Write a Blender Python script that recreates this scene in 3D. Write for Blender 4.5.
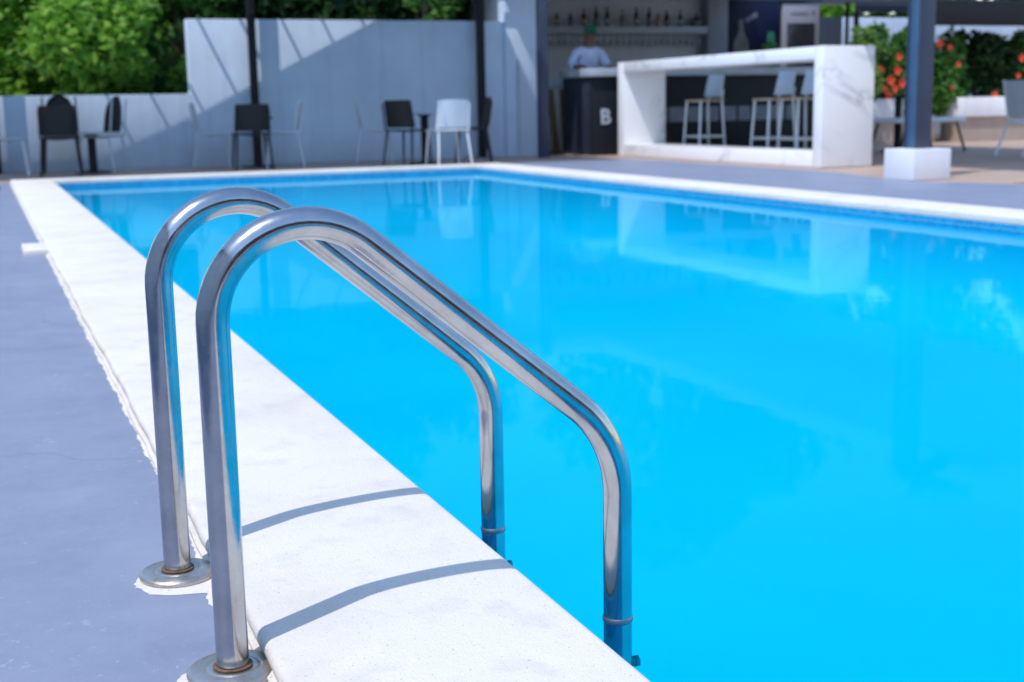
import bpy, bmesh, math, random
from mathutils import Vector, Matrix
R = math.radians
random.seed(7)
scene = bpy.context.scene
for o in list(bpy.data.objects):
    bpy.data.objects.remove(o, do_unlink=True)
COL = scene.collection

# ------------------------------------------------------------------ camera
YAW, PITCH, ROLL, CAMH = 0.3824, 0.1781, -0.0182, 0.68
cam = bpy.data.cameras.new('camera')
camo = bpy.data.objects.new('camera', cam)
COL.objects.link(camo)
fw = Vector((math.sin(YAW) * math.cos(PITCH), math.cos(YAW) * math.cos(PITCH), -math.sin(PITCH)))
rt = Vector((math.cos(YAW), -math.sin(YAW), 0))
up = rt.cross(fw)
r2 = rt * math.cos(ROLL) + up * math.sin(ROLL)
u2 = -rt * math.sin(ROLL) + up * math.cos(ROLL)
camo.matrix_world = Matrix(((r2.x, u2.x, -fw.x, 0), (r2.y, u2.y, -fw.y, 0), (r2.z, u2.z, -fw.z, CAMH), (0, 0, 0, 1)))
cam.sensor_width = 36
cam.lens = 1301.6 / 1024 * 36
cam.clip_start = 0.05
cam.clip_end = 2000
cam.dof.use_dof = True
cam.dof.focus_distance = 1.85
cam.dof.aperture_fstop = 6.3
scene.camera = camo
scene.render.resolution_x, scene.render.resolution_y = 1024, 682

# ------------------------------------------------------------------ light
SX, SY = 0.47, 0.28                      # horizontal travel of a sun ray per metre it drops
EL = math.atan2(1, math.hypot(SX, SY))
world = bpy.data.worlds.new('World')
scene.world = world
world.use_nodes = True
wn = world.node_tree
sky = wn.nodes.new('ShaderNodeTexSky')
sky.sky_type = 'NISHITA'
sky.sun_disc = False
sky.sun_elevation = EL
sky.sun_rotation = math.atan2(-SX, -SY)
sky.air_density = 1.35
sky.dust_density = 0.5
sky.ozone_density = 5.0
wn.links.new(sky.outputs[0], wn.nodes['Background'].inputs[0])
wn.nodes['Background'].inputs[1].default_value = 0.15
sd = bpy.data.lights.new('sun', 'SUN')
sd.energy = 2.0
sd.angle = R(0.5)
sd.color = (1.0, 0.945, 0.90)
so = bpy.data.objects.new('sun', sd)
COL.objects.link(so)
so.rotation_euler = Vector((SX, SY, -1)).to_track_quat('-Z', 'Y').to_euler()
vs = scene.view_settings
vs.view_transform = 'Standard'
vs.look = 'None'
vs.gamma = 1
vs.exposure = 0.73

# ------------------------------------------------------------------ materials
def nt(name):
    m = bpy.data.materials.new(name)
    m.use_nodes = True
    n = m.node_tree
    return m, n, n.nodes['Principled BSDF']
def noise(n, scale, detail=4, rough=0.55, src=None, dim=None):
    t = n.nodes.new('ShaderNodeTexNoise')
    t.inputs['Scale'].default_value = scale
    t.inputs['Detail'].default_value = detail
    t.inputs['Roughness'].default_value = rough
    if src is None:
        src = coord(n)
    n.links.new(src, t.inputs['Vector'])
    return t.outputs['Fac']
def coord(n, which='Object'):
    for x in n.nodes:
        if x.bl_idname == 'ShaderNodeTexCoord':
            return x.outputs[which]
    return n.nodes.new('ShaderNodeTexCoord').outputs[which]
def ramp(n, fac, stops):
    r = n.nodes.new('ShaderNodeValToRGB')
    e = r.color_ramp.elements
    while len(e) < len(stops):
        e.new(0.5)
    for i, (p, c) in enumerate(stops):
        e[i].position = p
        e[i].color = (*c, 1) if len(c) == 3 else c
    n.links.new(fac, r.inputs[0])
    return r.outputs[0]
def mix(n, fac, a, b, mode='MIX'):
    m = n.nodes.new('ShaderNodeMix')
    m.data_type = 'RGBA'
    m.blend_type = mode
    for s, v in ((m.inputs[0], fac), (m.inputs[6], a), (m.inputs[7], b)):
        if hasattr(v, 'links'):
            n.links.new(v, s)
        elif isinstance(v, (int, float)):
            s.default_value = v
        else:
            s.default_value = (*v, 1)
    return m.outputs[2]
def bump(n, b, h, strength=0.3, dist=0.01):
    k = n.nodes.new('ShaderNodeBump')
    k.inputs['Strength'].default_value = strength
    k.inputs['Distance'].default_value = dist
    n.links.new(h, k.inputs['Height'])
    n.links.new(k.outputs[0], b.inputs['Normal'])
def simple(name, col, rough=0.5, metal=0.0, var=0.12, scale=6, bmp=0.0, bscale=60, spec=0.5):
    m, n, b = nt(name)
    f = noise(n, scale)
    lo = tuple(c * (1 - var) for c in col)
    hi = tuple(min(1, c * (1 + var)) for c in col)
    n.links.new(ramp(n, f, [(0.3, lo), (0.7, hi)]), b.inputs['Base Color'])
    b.inputs['Roughness'].default_value = rough
    b.inputs['Metallic'].default_value = metal
    b.inputs['Specular IOR Level'].default_value = spec
    if bmp:
        bump(n, b, noise(n, bscale), bmp, 0.004)
    return m

# white plaster coping: fine pitted texture, faint grey stains, dark specks
def coping_mat():
    m, n, b = nt('white_plaster')
    st = noise(n, 2.2, 6, 0.65)
    c = ramp(n, st, [(0.30, (0.635, 0.59, 0.53)), (0.50, (0.715, 0.68, 0.63)), (0.72, (0.745, 0.715, 0.67))])
    st2 = noise(n, 9, 5, 0.6)
    c = mix(n, ramp(n, st2, [(0.54, (0, 0, 0)), (0.74, (0.5, 0.5, 0.5))]), c, (0.52, 0.49, 0.46))
    sp = noise(n, 210, 2, 0.5)
    c = mix(n, ramp(n, sp, [(0.66, (0, 0, 0)), (0.72, (0.7, 0.7, 0.7))]), c, (0.30, 0.27, 0.25))
    n.links.new(c, b.inputs['Base Color'])
    b.inputs['Roughness'].default_value = 0.85
    b.inputs['Specular IOR Level'].default_value = 0.2
    h = mix(n, 0.5, noise(n, 260, 3, 0.6), noise(n, 70, 4, 0.6))
    bump(n, b, h, 0.75, 0.004)
    return m
def deck_mat():
    m, n, b = nt('blue_grey_deck_paint')
    st = noise(n, 1.3, 7, 0.6)
    c = ramp(n, st, [(0.3, (0.19, 0.22, 0.31)), (0.55, (0.225, 0.255, 0.345)), (0.75, (0.275, 0.30, 0.385))])
    # broad brushed streaks across the deck
    mp = n.nodes.new('ShaderNodeMapping')
    mp.inputs['Scale'].default_value = (0.8, 3.2, 1)
    mp.inputs['Rotation'].default_value = (0, 0, 0.35)
    n.links.new(coord(n), mp.inputs[0])
    k = noise(n, 1.6, 5, 0.6, mp.outputs[0])
    c = mix(n, 0.22, c, ramp(n, k, [(0.35, (0.18, 0.22, 0.325)), (0.7, (0.34, 0.38, 0.47))]))
    c = mix(n, 0.4, c, ramp(n, noise(n, 5.5, 7, 0.7), [(0.35, (0.195, 0.235, 0.335)), (0.65, (0.29, 0.33, 0.43))]))
    w = noise(n, 26, 6, 0.7)
    w2 = noise(n, 2.1, 2, 0.5)
    mk = n.nodes.new('ShaderNodeMath'); mk.operation = 'MULTIPLY'
    n.links.new(ramp(n, w, [(0.60, (0, 0, 0)), (0.68, (1, 1, 1))]), mk.inputs[0])
    n.links.new(ramp(n, w2, [(0.50, (0, 0, 0)), (0.66, (0.8, 0.8, 0.8))]), mk.inputs[1])
    c = mix(n, mk.outputs[0], c, (0.50, 0.54, 0.60))
    gr = noise(n, 3.3, 9, 0.75)
    c = mix(n, ramp(n, gr, [(0.55, (0, 0, 0)), (0.75, (0.4, 0.4, 0.4))]), c, (0.15, 0.175, 0.24))
    sk = noise(n, 95, 3, 0.6)
    c = mix(n, ramp(n, sk, [(0.66, (0, 0, 0)), (0.74, (0.45, 0.45, 0.45))]), c, (0.42, 0.45, 0.52))
    vo = n.nodes.new('ShaderNodeTexVoronoi')
    vo.feature = 'DISTANCE_TO_EDGE'
    vo.inputs['Scale'].default_value = 0.55
    wv = n.nodes.new('ShaderNodeVectorMath'); wv.operation = 'ADD'
    nz = n.nodes.new('ShaderNodeTexNoise'); nz.inputs['Scale'].default_value = 1.7; nz.inputs['Detail'].default_value = 6
    n.links.new(coord(n), nz.inputs['Vector'])
    n.links.new(coord(n), wv.inputs[0]); n.links.new(nz.outputs['Color'], wv.inputs[1])
    n.links.new(wv.outputs[0], vo.inputs['Vector'])
    c = mix(n, ramp(n, vo.outputs['Distance'], [(0.0, (0.45, 0.45, 0.45)), (0.0035, (0, 0, 0))]), c, (0.13, 0.15, 0.20))
    n.links.new(c, b.inputs['Base Color'])
    b.inputs['Roughness'].default_value = 0.5
    b.inputs['Specular IOR Level'].default_value = 0.4
    bump(n, b, mix(n, 0.6, noise(n, 45, 4), noise(n, 160, 3)), 0.25, 0.003)
    return m
def tile_mat():
    m, n, b = nt('beige_terrace_tile')
    br = n.nodes.new('ShaderNodeTexBrick')
    br.offset = 0
    br.inputs['Scale'].default_value = 1
    br.inputs['Brick Width'].default_value = 0.4
    br.inputs['Row Height'].default_value = 0.4
    br.inputs['Mortar Size'].default_value = 0.006
    br.inputs['Color1'].default_value = (0.50, 0.375, 0.30, 1)
    br.inputs['Color2'].default_value = (0.43, 0.31, 0.25, 1)
    br.inputs['Mortar'].default_value = (0.25, 0.2, 0.17, 1)
    n.links.new(coord(n), br.inputs['Vector'])
    c = mix(n, 0.25, br.outputs[0], ramp(n, noise(n, 2, 5), [(0.3, (0.36, 0.25, 0.20)), (0.7, (0.56, 0.43, 0.36))]))
    n.links.new(c, b.inputs['Base Color'])
    b.inputs['Roughness'].default_value = 0.55
    return m
def basin_mat():
    m, n, b = nt('turquoise_pool_lining')
    c = ramp(n, noise(n, 0.7, 4), [(0.3, (0.006, 0.44, 0.63)), (0.7, (0.01, 0.485, 0.67))])
    n.links.new(c, b.inputs['Base Color'])
    b.inputs['Roughness'].default_value = 0.8
    b.inputs['Specular IOR Level'].default_value = 0.1
    return m
def mosaic_mat():
    m, n, b = nt('blue_waterline_mosaic')
    g = n.nodes.new('ShaderNodeTexCoord')
    br = n.nodes.new('ShaderNodeTexBrick')
    br.offset = 0
    br.inputs['Scale'].default_value = 1
    br.inputs['Brick Width'].default_value = 0.03
    br.inputs['Row Height'].default_value = 0.03
    br.inputs['Mortar Size'].default_value = 0.002
    br.inputs['Color1'].default_value = (0.002, 0.19, 0.40, 1)
    br.inputs['Color2'].default_value = (0.004, 0.32, 0.56, 1)
    br.inputs['Mortar'].default_value = (0.15, 0.45, 0.62, 1)
    n.links.new(g.outputs['UV'], br.inputs['Vector'])
    n.links.new(br.outputs[0], b.inputs['Base Color'])
    b.inputs['Roughness'].default_value = 0.2
    return m
def water_mat():
    m, n, b = nt('pool_water')
    n.nodes.remove(b)
    out = n.nodes['Material Output']
    tr = n.nodes.new('ShaderNodeBsdfTransparent')
    tr.inputs[0].default_value = (0.05, 0.93, 1.0, 1)
    gl = n.nodes.new('ShaderNodeBsdfGlossy')
    gl.inputs['Roughness'].default_value = 0.035
    gl.inputs['Color'].default_value = (0.58, 0.93, 0.97, 1)
    fr = n.nodes.new('ShaderNodeFresnel')
    fr.inputs['IOR'].default_value = 1.041
    k = n.nodes.new('ShaderNodeBump')
    k.inputs['Strength'].default_value = 0.09
    k.inputs['Distance'].default_value = 0.01
    n.links.new(noise(n, 2.2, 3, 0.5), k.inputs['Height'])
    n.links.new(k.outputs[0], gl.inputs['Normal'])
    n.links.new(k.outputs[0], fr.inputs['Normal'])
    mx = n.nodes.new('ShaderNodeMixShader')
    n.links.new(fr.outputs[0], mx.inputs[0])
    n.links.new(tr.outputs[0], mx.inputs[1])
    n.links.new(gl.outputs[0], mx.inputs[2])
    n.links.new(mx.outputs[0], out.inputs['Surface'])
    return m
def steel_mat():
    m, n, b = nt('polished_stainless_steel')
    b.inputs['Metallic'].default_value = 1
    f = noise(n, 14, 5, 0.65)
    n.links.new(ramp(n, f, [(0.3, (0.40, 0.40, 0.41)), (0.7, (0.55, 0.55, 0.56))]), b.inputs['Base Color'])
    r_ = ramp(n, noise(n, 40, 5, 0.7), [(0.35, (0.11, 0.11, 0.11)), (0.7, (0.23, 0.23, 0.23))])
    n.links.new(r_, b.inputs['Roughness'])
    bump(n, b, noise(n, 120, 4), 0.06, 0.001)
    return m
def flange_mat():
    m, n, b = nt('stained_steel_flange')
    b.inputs['Metallic'].default_value = 0.85
    f = noise(n, 28, 6, 0.7)
    c = ramp(n, f, [(0.35, (0.50, 0.50, 0.50)), (0.55, (0.46, 0.44, 0.41)), (0.69, (0.42, 0.30, 0.19)), (0.8, (0.25, 0.14, 0.07))])
    n.links.new(c, b.inputs['Base Color'])
    b.inputs['Roughness'].default_value = 0.38
    bump(n, b, noise(n, 90, 5), 0.25, 0.002)
    return m
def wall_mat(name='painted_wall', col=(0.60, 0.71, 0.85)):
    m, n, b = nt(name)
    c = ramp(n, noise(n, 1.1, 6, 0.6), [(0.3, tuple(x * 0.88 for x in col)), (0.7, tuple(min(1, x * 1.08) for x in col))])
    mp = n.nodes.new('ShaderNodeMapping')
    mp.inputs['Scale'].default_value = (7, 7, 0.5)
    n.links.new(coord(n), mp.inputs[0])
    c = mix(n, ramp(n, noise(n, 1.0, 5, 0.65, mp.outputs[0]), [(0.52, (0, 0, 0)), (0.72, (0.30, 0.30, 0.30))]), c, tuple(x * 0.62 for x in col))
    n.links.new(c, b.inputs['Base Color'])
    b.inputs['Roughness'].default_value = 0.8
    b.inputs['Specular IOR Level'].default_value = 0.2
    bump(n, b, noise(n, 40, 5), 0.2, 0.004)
    return m
def marble_mat():
    m, n, b = nt('white_veined_marble')
    nz = n.nodes.new('ShaderNodeTexNoise')
    nz.inputs['Scale'].default_value = 0.75
    nz.inputs['Detail'].default_value = 5
    nz.inputs['Roughness'].default_value = 0.55
    nz.inputs['Distortion'].default_value = 0.7
    mp = n.nodes.new('ShaderNodeMapping')
    mp.inputs['Location'].default_value = (3.1, 1.4, 0.6)
    n.links.new(coord(n), mp.inputs[0])
    n.links.new(mp.outputs[0], nz.inputs['Vector'])
    v = ramp(n, nz.outputs['Fac'], [(0.455, (0, 0, 0)), (0.487, (0.55, 0.55, 0.55)), (0.496, (1, 1, 1)), (0.503, (0.2, 0.2, 0.2)), (0.515, (0, 0, 0))])
    br = noise(n, 0.9, 2)
    mk = n.nodes.new('ShaderNodeMath'); mk.operation = 'MULTIPLY'
    n.links.new(v, mk.inputs[0])
    n.links.new(ramp(n, br, [(0.42, (0, 0, 0)), (0.6, (0.85, 0.85, 0.85))]), mk.inputs[1])
    c = mix(n, mk.outputs[0], (0.87, 0.87, 0.875), (0.40, 0.39, 0.46))
    n.links.new(c, b.inputs['Base Color'])
    b.inputs['Roughness'].default_value = 0.25
    return m
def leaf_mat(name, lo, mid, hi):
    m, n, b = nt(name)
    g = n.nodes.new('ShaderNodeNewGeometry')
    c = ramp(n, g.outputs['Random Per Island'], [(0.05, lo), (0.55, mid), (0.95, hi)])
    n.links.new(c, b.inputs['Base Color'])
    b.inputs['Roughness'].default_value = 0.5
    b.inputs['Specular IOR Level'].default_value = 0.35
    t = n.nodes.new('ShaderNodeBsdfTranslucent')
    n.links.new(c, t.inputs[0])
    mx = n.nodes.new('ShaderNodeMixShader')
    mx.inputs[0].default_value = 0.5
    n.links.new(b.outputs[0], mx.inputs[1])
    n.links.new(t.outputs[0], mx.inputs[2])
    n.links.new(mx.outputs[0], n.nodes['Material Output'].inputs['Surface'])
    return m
M = dict(
    coping=coping_mat(), deck=deck_mat(), tile=tile_mat(), basin=basin_mat(), mosaic=mosaic_mat(), water=water_mat(),
    steel=steel_mat(), flange=flange_mat(), wall=wall_mat(), marble=marble_mat(),
    soil=simple('dry_ground', (0.16, 0.13, 0.09), 0.95, var=0.3, scale=0.6),
    greywall=wall_mat('grey_bar_wall', (0.70, 0.72, 0.77)),
    palewall=wall_mat('pale_blue_wall', (0.50, 0.57, 0.68)),
    pillar=wall_mat('light_grey_pillar', (0.38, 0.38, 0.42)),
    navy=simple('navy_painted_steel', (0.035, 0.05, 0.085), 0.42, var=0.15),
    bluesteel=simple('dark_blue_painted_steel', (0.045, 0.105, 0.19), 0.4, var=0.15),
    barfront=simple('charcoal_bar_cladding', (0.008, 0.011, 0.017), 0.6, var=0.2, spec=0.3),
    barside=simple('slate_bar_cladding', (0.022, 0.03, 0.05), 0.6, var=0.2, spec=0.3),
    slab=simple('grey_stone_slab', (0.42, 0.47, 0.53), 0.35, var=0.15),
    letter=simple('pale_sign_letter', (0.50, 0.54, 0.60), 0.5, var=0.08),
    block=simple('grey_sign_band', (0.17, 0.19, 0.24), 0.5, var=0.25, scale=5),
    white=simple('white_plastic', (0.72, 0.74, 0.78), 0.4, var=0.04),
    pale=simple('pale_grey_plastic', (0.50, 0.54, 0.60), 0.4, var=0.06),
    stoolback=simple('pale_blue_plastic', (0.55, 0.65, 0.76), 0.4, var=0.06),
    alu=simple('brushed_aluminium', (0.66, 0.68, 0.71), 0.38, var=0.06, metal=0.3),
    black=simple('black_woven_resin', (0.008, 0.009, 0.012), 0.6, var=0.3, scale=60),
    blackmetal=simple('black_metal', (0.010, 0.010, 0.013), 0.55, var=0.2, spec=0.3),
    wood=simple('pale_wood', (0.50, 0.40, 0.28), 0.5, var=0.2, scale=15),
    plank=simple('brown_plank', (0.20, 0.125, 0.055), 0.6, var=0.3, scale=12),
    concrete=wall_mat('white_concrete', (0.76, 0.76, 0.78)),
    beige=wall_mat('beige_render', (0.42, 0.33, 0.27)),
    canvas=simple('charcoal_canvas', (0.10, 0.10, 0.11), 0.8, var=0.1),
    rafter=simple('dark_rafter', (0.05, 0.05, 0.055), 0.6),
    ceiling=simple('grey_ceiling', (0.48, 0.49, 0.51), 0.8, var=0.05),
    roof=simple('grey_roof', (0.16, 0.16, 0.17), 0.8, var=0.1),
    bark=simple('bark', (0.10, 0.075, 0.05), 0.9, var=0.35, scale=18, bmp=0.5),
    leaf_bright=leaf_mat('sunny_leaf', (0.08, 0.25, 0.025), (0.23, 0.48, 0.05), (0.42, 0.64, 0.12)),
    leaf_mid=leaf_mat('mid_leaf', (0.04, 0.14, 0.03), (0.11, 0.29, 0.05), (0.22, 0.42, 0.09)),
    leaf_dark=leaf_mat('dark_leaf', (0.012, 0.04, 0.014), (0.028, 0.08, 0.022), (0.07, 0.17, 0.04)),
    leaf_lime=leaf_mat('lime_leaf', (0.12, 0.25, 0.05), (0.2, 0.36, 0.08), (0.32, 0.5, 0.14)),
    petal=simple('red_petal', (0.78, 0.09, 0.04), 0.6, var=0.2, scale=30),
    skin=simple('brown_skin', (0.20, 0.11, 0.07), 0.55, var=0.1),
    shirt=simple('light_blue_shirt', (0.58, 0.68, 0.90), 0.8, var=0.12, scale=9),
    trouser=simple('dark_trousers', (0.03, 0.03, 0.04), 0.8),
    cap=simple('green_cap', (0.01, 0.13, 0.07), 0.7),
    eye=simple('eye', (0.02, 0.02, 0.02), 0.2),
    rust=simple('rust', (0.13, 0.075, 0.045), 0.9, var=0.5, scale=80),
    bolt=simple('dull_steel', (0.25, 0.27, 0.3), 0.4, metal=0.8),
    cooler=simple('navy_cooler_panel', (0.002, 0.004, 0.028), 0.5, var=0.5, scale=2.5, spec=0.25),
    fridge=simple('pale_grey_panel', (0.30, 0.29, 0.32), 0.5, var=0.05),
    darkglass=simple('dark_glass', (0.03, 0.03, 0.035), 0.15, var=0.5, scale=3),
    mark=simple('grey_print', (0.18, 0.18, 0.22), 0.6),
)
def glassmat(name, col):
    return simple(name, col, 0.15, var=0.2, scale=20, spec=0.8)
M['terracotta'] = simple('terracotta_tile', (0.50, 0.22, 0.13), 0.6, var=0.15, scale=4)
M['bottle_paint'] = simple('bottle_print', (0.45, 0.42, 0.30), 0.5, var=0.1)
M['dim_print'] = simple('faded_print', (0.17, 0.17, 0.13), 0.5, var=0.3, scale=8)
M['green_print'] = simple('green_print', (0.03, 0.17, 0.12), 0.5, var=0.2)
M['wineglass'] = glassmat('wine_glass', (0.38, 0.40, 0.44))

# ------------------------------------------------------------------ mesh helpers
class MB:
    def __init__(s):
        s.bm = bmesh.new()
    def box(s, x0, x1, y0, y1, z0, z1, bev=0.0, seg=2):
        vs_ = [s.bm.verts.new((x, y, z)) for z in (z0, z1) for y in (y0, y1) for x in (x0, x1)]
        fs = [s.bm.faces.new([vs_[i] for i in q]) for q in ((0, 2, 3, 1), (4, 5, 7, 6), (0, 1, 5, 4), (1, 3, 7, 5), (3, 2, 6, 7), (2, 0, 4, 6))]
        if bev:
            es = list({e for f in fs for e in f.edges})
            bmesh.ops.bevel(s.bm, geom=es, offset=bev, segments=seg, affect='EDGES', profile=0.5)
        return s
    def tube(s, path, r, seg=12, cap=True):
        path = [Vector(p) for p in path]
        rings = []
        nrm = None
        for i, p in enumerate(path):
            t = (path[min(i + 1, len(path) - 1)] - path[max(i - 1, 0)]).normalized()
            if nrm is None:
                a = Vector((0, 0, 1)) if abs(t.z) < 0.9 else Vector((0, 1, 0))
                nrm = (a - t * a.dot(t)).normalized()
            else:
                nrm = (nrm - t * nrm.dot(t)).normalized()
            b = t.cross(nrm)
            rr = r[i] if isinstance(r, (list, tuple)) else r
            rings.append([s.bm.verts.new(p + (nrm * math.cos(2 * math.pi * k / seg) + b * math.sin(2 * math.pi * k / seg)) * rr) for k in range(seg)])
        for A, B in zip(rings, rings[1:]):
            for k in range(seg):
                s.bm.faces.new((A[k], A[(k + 1) % seg], B[(k + 1) % seg], B[k]))
        if cap:
            s.bm.faces.new(list(reversed(rings[0])))
            s.bm.faces.new(rings[-1])
        return s
    def lathe(s, prof, c=(0, 0, 0), seg=24):
        c = Vector(c)
        rings = []
        for r_, z in prof:
            if r_ < 1e-6:
                rings.append([s.bm.verts.new(c + Vector((0, 0, z)))])
            else:
                rings.append([s.bm.verts.new(c + Vector((r_ * math.cos(2 * math.pi * k / seg), r_ * math.sin(2 * math.pi * k / seg), z))) for k in range(seg)])
        for A, B in zip(rings, rings[1:]):
            for k in range(seg):
                a, b, c_, d = A[k % len(A)], A[(k + 1) % len(A)], B[(k + 1) % len(B)], B[k % len(B)]
                f = []
                for v in (a, b, c_, d):
                    if v not in f:
                        f.append(v)
                if len(f) > 2:
                    s.bm.faces.new(f)
        return s
    def grid(s, fn, nu, nv, thick=0.0):
        """sheet through fn(u, v); with thick it is closed along the normal"""
        P = [[Vector(fn(i / nu, j / nv)) for j in range(nv + 1)] for i in range(nu + 1)]
        def nrm(i, j):
            a = P[min(i + 1, nu)][j] - P[max(i - 1, 0)][j]
            b = P[i][min(j + 1, nv)] - P[i][max(j - 1, 0)]
            return a.cross(b).normalized()
        T = [[s.bm.verts.new(P[i][j]) for j in range(nv + 1)] for i in range(nu + 1)]
        for i in range(nu):
            for j in range(nv):
                s.bm.faces.new((T[i][j], T[i + 1][j], T[i + 1][j + 1], T[i][j + 1]))
        if thick:
            U = [[s.bm.verts.new(P[i][j] - nrm(i, j) * thick) for j in range(nv + 1)] for i in range(nu + 1)]
            for i in range(nu):
                for j in range(nv):
                    s.bm.faces.new((U[i][j], U[i][j + 1], U[i + 1][j + 1], U[i + 1][j]))
            for i in range(nu):
                s.bm.faces.new((T[i][0], U[i][0], U[i + 1][0], T[i + 1][0]))
                s.bm.faces.new((T[i][nv], T[i + 1][nv], U[i + 1][nv], U[i][nv]))
            for j in range(nv):
                s.bm.faces.new((T[0][j], T[0][j + 1], U[0][j + 1], U[0][j]))
                s.bm.faces.new((T[nu][j], U[nu][j], U[nu][j + 1], T[nu][j + 1]))
        return s
    def poly(s, pts, z0, z1=None):
        """flat polygon at z0, or a prism up to z1"""
        a = [s.bm.verts.new((x, y, z0)) for x, y in pts]
        if z1 is None:
            s.bm.faces.new(a)
            return s
        b = [s.bm.verts.new((x, y, z1)) for x, y in pts]
        s.bm.faces.new(list(reversed(a)))
        s.bm.faces.new(b)
        n_ = len(pts)
        for i in range(n_):
            s.bm.faces.new((a[i], a[(i + 1) % n_], b[(i + 1) % n_], b[i]))
        return s
    def move(s, mat):
        bmesh.ops.transform(s.bm, matrix=mat, verts=s.bm.verts)
        return s
    def build(s, name, mat, parent=None, smooth=40, loc=None, label=None):
        bmesh.ops.recalc_face_normals(s.bm, faces=s.bm.faces)
        me = bpy.data.meshes.new(name)
        for f in s.bm.faces:
            f.smooth = bool(smooth)
        if smooth:
            lim = R(smooth)
            for e in s.bm.edges:
                if len(e.link_faces) == 2 and e.calc_face_angle(0) > lim:
                    e.smooth = False
        s.bm.to_mesh(me)
        s.bm.free()
        o = bpy.data.objects.new(name, me)
        me.materials.append(M[mat] if isinstance(mat, str) else mat)
        COL.objects.link(o)
        if parent:
            o.parent = parent
        if loc:
            o.location = loc
        if label:
            o['label'] = label
        return o
def tag(o, label, cat, group=None):
    o['label'] = label
    o['category'] = cat
    if group:
        o['group'] = group
    return o
def thing(name, label, cat, loc=(0, 0, 0), rz=0.0, group=None):
    o = bpy.data.objects.new(name, None)
    o.empty_display_size = 0.1
    COL.objects.link(o)
    o.location = loc
    o.rotation_euler = (0, 0, rz)
    return tag(o, label, cat, group)
def struct(o):
    o['kind'] = 'structure'
    return o
def dup(root, loc, rz, label):
    r = root.copy(); COL.objects.link(r)
    r.location = loc
    r.rotation_euler = (0, 0, rz)
    r['label'] = label
    for ch in list(root.children):
        c = ch.copy(); COL.objects.link(c); c.parent = r
        for g in ch.children:
            d = g.copy(); COL.objects.link(d); d.parent = c
    return r

# ------------------------------------------------------------------ ground, deck, pool
DZ = -0.035                                       # deck level; coping top is z = 0
XI0, XO0, XI1, XO1 = 0.699, 0.288, 5.527, 5.938   # inner and outer coping edges, left and right
YI1, YO1 = 14.734, 15.145
YI0, YO0 = -3.6, -4.0
def ring(mb, x0, x1, y0, y1, X0, X1, Y0, Y1, z):
    """rectangle X0..X1,Y0..Y1 with the hole x0..x1,y0..y1"""
    for a, b, c, d in ((X0, X1, Y0, y0), (X0, X1, y1, Y1), (X0, x0, y0, y1), (x1, X1, y0, y1)):
        mb.poly([(a, c), (b, c), (b, d), (a, d)], z)
m = MB(); ring(m, XO0 + .1, XO1 - .1, YO0 + .1, YO1 - .1, -600, 600, -600, 900, -0.075)
struct(m.build('ground', 'soil', smooth=0))
m = MB(); ring(m, XO0 + .05, XO1 - .05, YO0 + .05, YO1 - .05, -30, 26, -12, 17.9, DZ - 0.004)
struct(m.build('tile_floor', 'tile', smooth=0))
def rag(pts, amp, step=0.03):
    """resample an open polyline with ragged offsets"""
    out = []
    for (x0, y0), (x1, y1) in zip(pts, pts[1:]):
        L = math.hypot(x1 - x0, y1 - y0); k = max(1, int(L / step))
        nx, ny = -(y1 - y0) / L, (x1 - x0) / L
        for i in range(k):
            t = i / k
            d = random.gauss(0, amp)
            out.append((x0 + (x1 - x0) * t + nx * d, y0 + (y1 - y0) * t + ny * d))
    out.append(pts[-1])
    return out
m = MB()
m.poly([(-30, -12), (XO0 + .04, -12), (XO0 + .04, 15.1), (XO0 + .04, 15.2), (-30, 15.2)], DZ)
edge = rag([(8.3, -12), (8.28, 8.2), (7.72, 9.25), (7.70, 9.5), (7.80, 10.1), (8.0, 11.0), (8.12, 11.5), (8.14, 15.4), (8.1, 15.85), (6.5, 15.75), (6.0, 15.2)], 0.012, 0.25)
m.poly([(XO1 - .04, -12)] + edge + [(XO1 - .04, 15.17)], DZ)
struct(m.build('pool_deck', 'deck', smooth=0))
# orange tiles out on the right terrace
m = MB(); m.box(8.16, 8.5, 7.0, 8.75, DZ - .002, DZ + .003)
struct(m.build('terracotta_border', 'terracotta', smooth=0))

# basin: bowl with a wide cove so that floor runs smoothly into the walls
m = MB()
NX = 14
def rect_loop(ins, z, rad):
    x0, x1, y0, y1 = XI0 + .02 + ins, XI1 - .02 - ins, YI0 + .02 + ins, YI1 - .02 - ins
    pts = []
    for cx, cy, a0 in ((x1 - rad, y1 - rad, 0), (x0 + rad, y1 - rad, 90), (x0 + rad, y0 + rad, 180), (x1 - rad, y0 + rad, 270)):
        for k in range(7):
            a = R(a0 + 90 * k / 6)
            pts.append(m.bm.verts.new((cx + rad * math.cos(a), cy + rad * math.sin(a), z)))
    return pts
loops = [rect_loop(0, -0.105, 0.02)]
for k in range(NX + 1):
    a = math.pi / 2 * k / NX
    loops.append(rect_loop(0.45 * (1 - math.cos(a)), -0.13 - 0.51 * math.sin(a), 0.05 + 0.4 * (1 - math.cos(a))))
for A, B in zip(loops, loops[1:]):
    for k in range(len(A)):
        m.bm.faces.new((A[k], A[(k + 1) % len(A)], B[(k + 1) % len(A)], B[k]))
m.bm.faces.new(loops[-1])
struct(m.build('pool_basin', 'basin', smooth=60))
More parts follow.
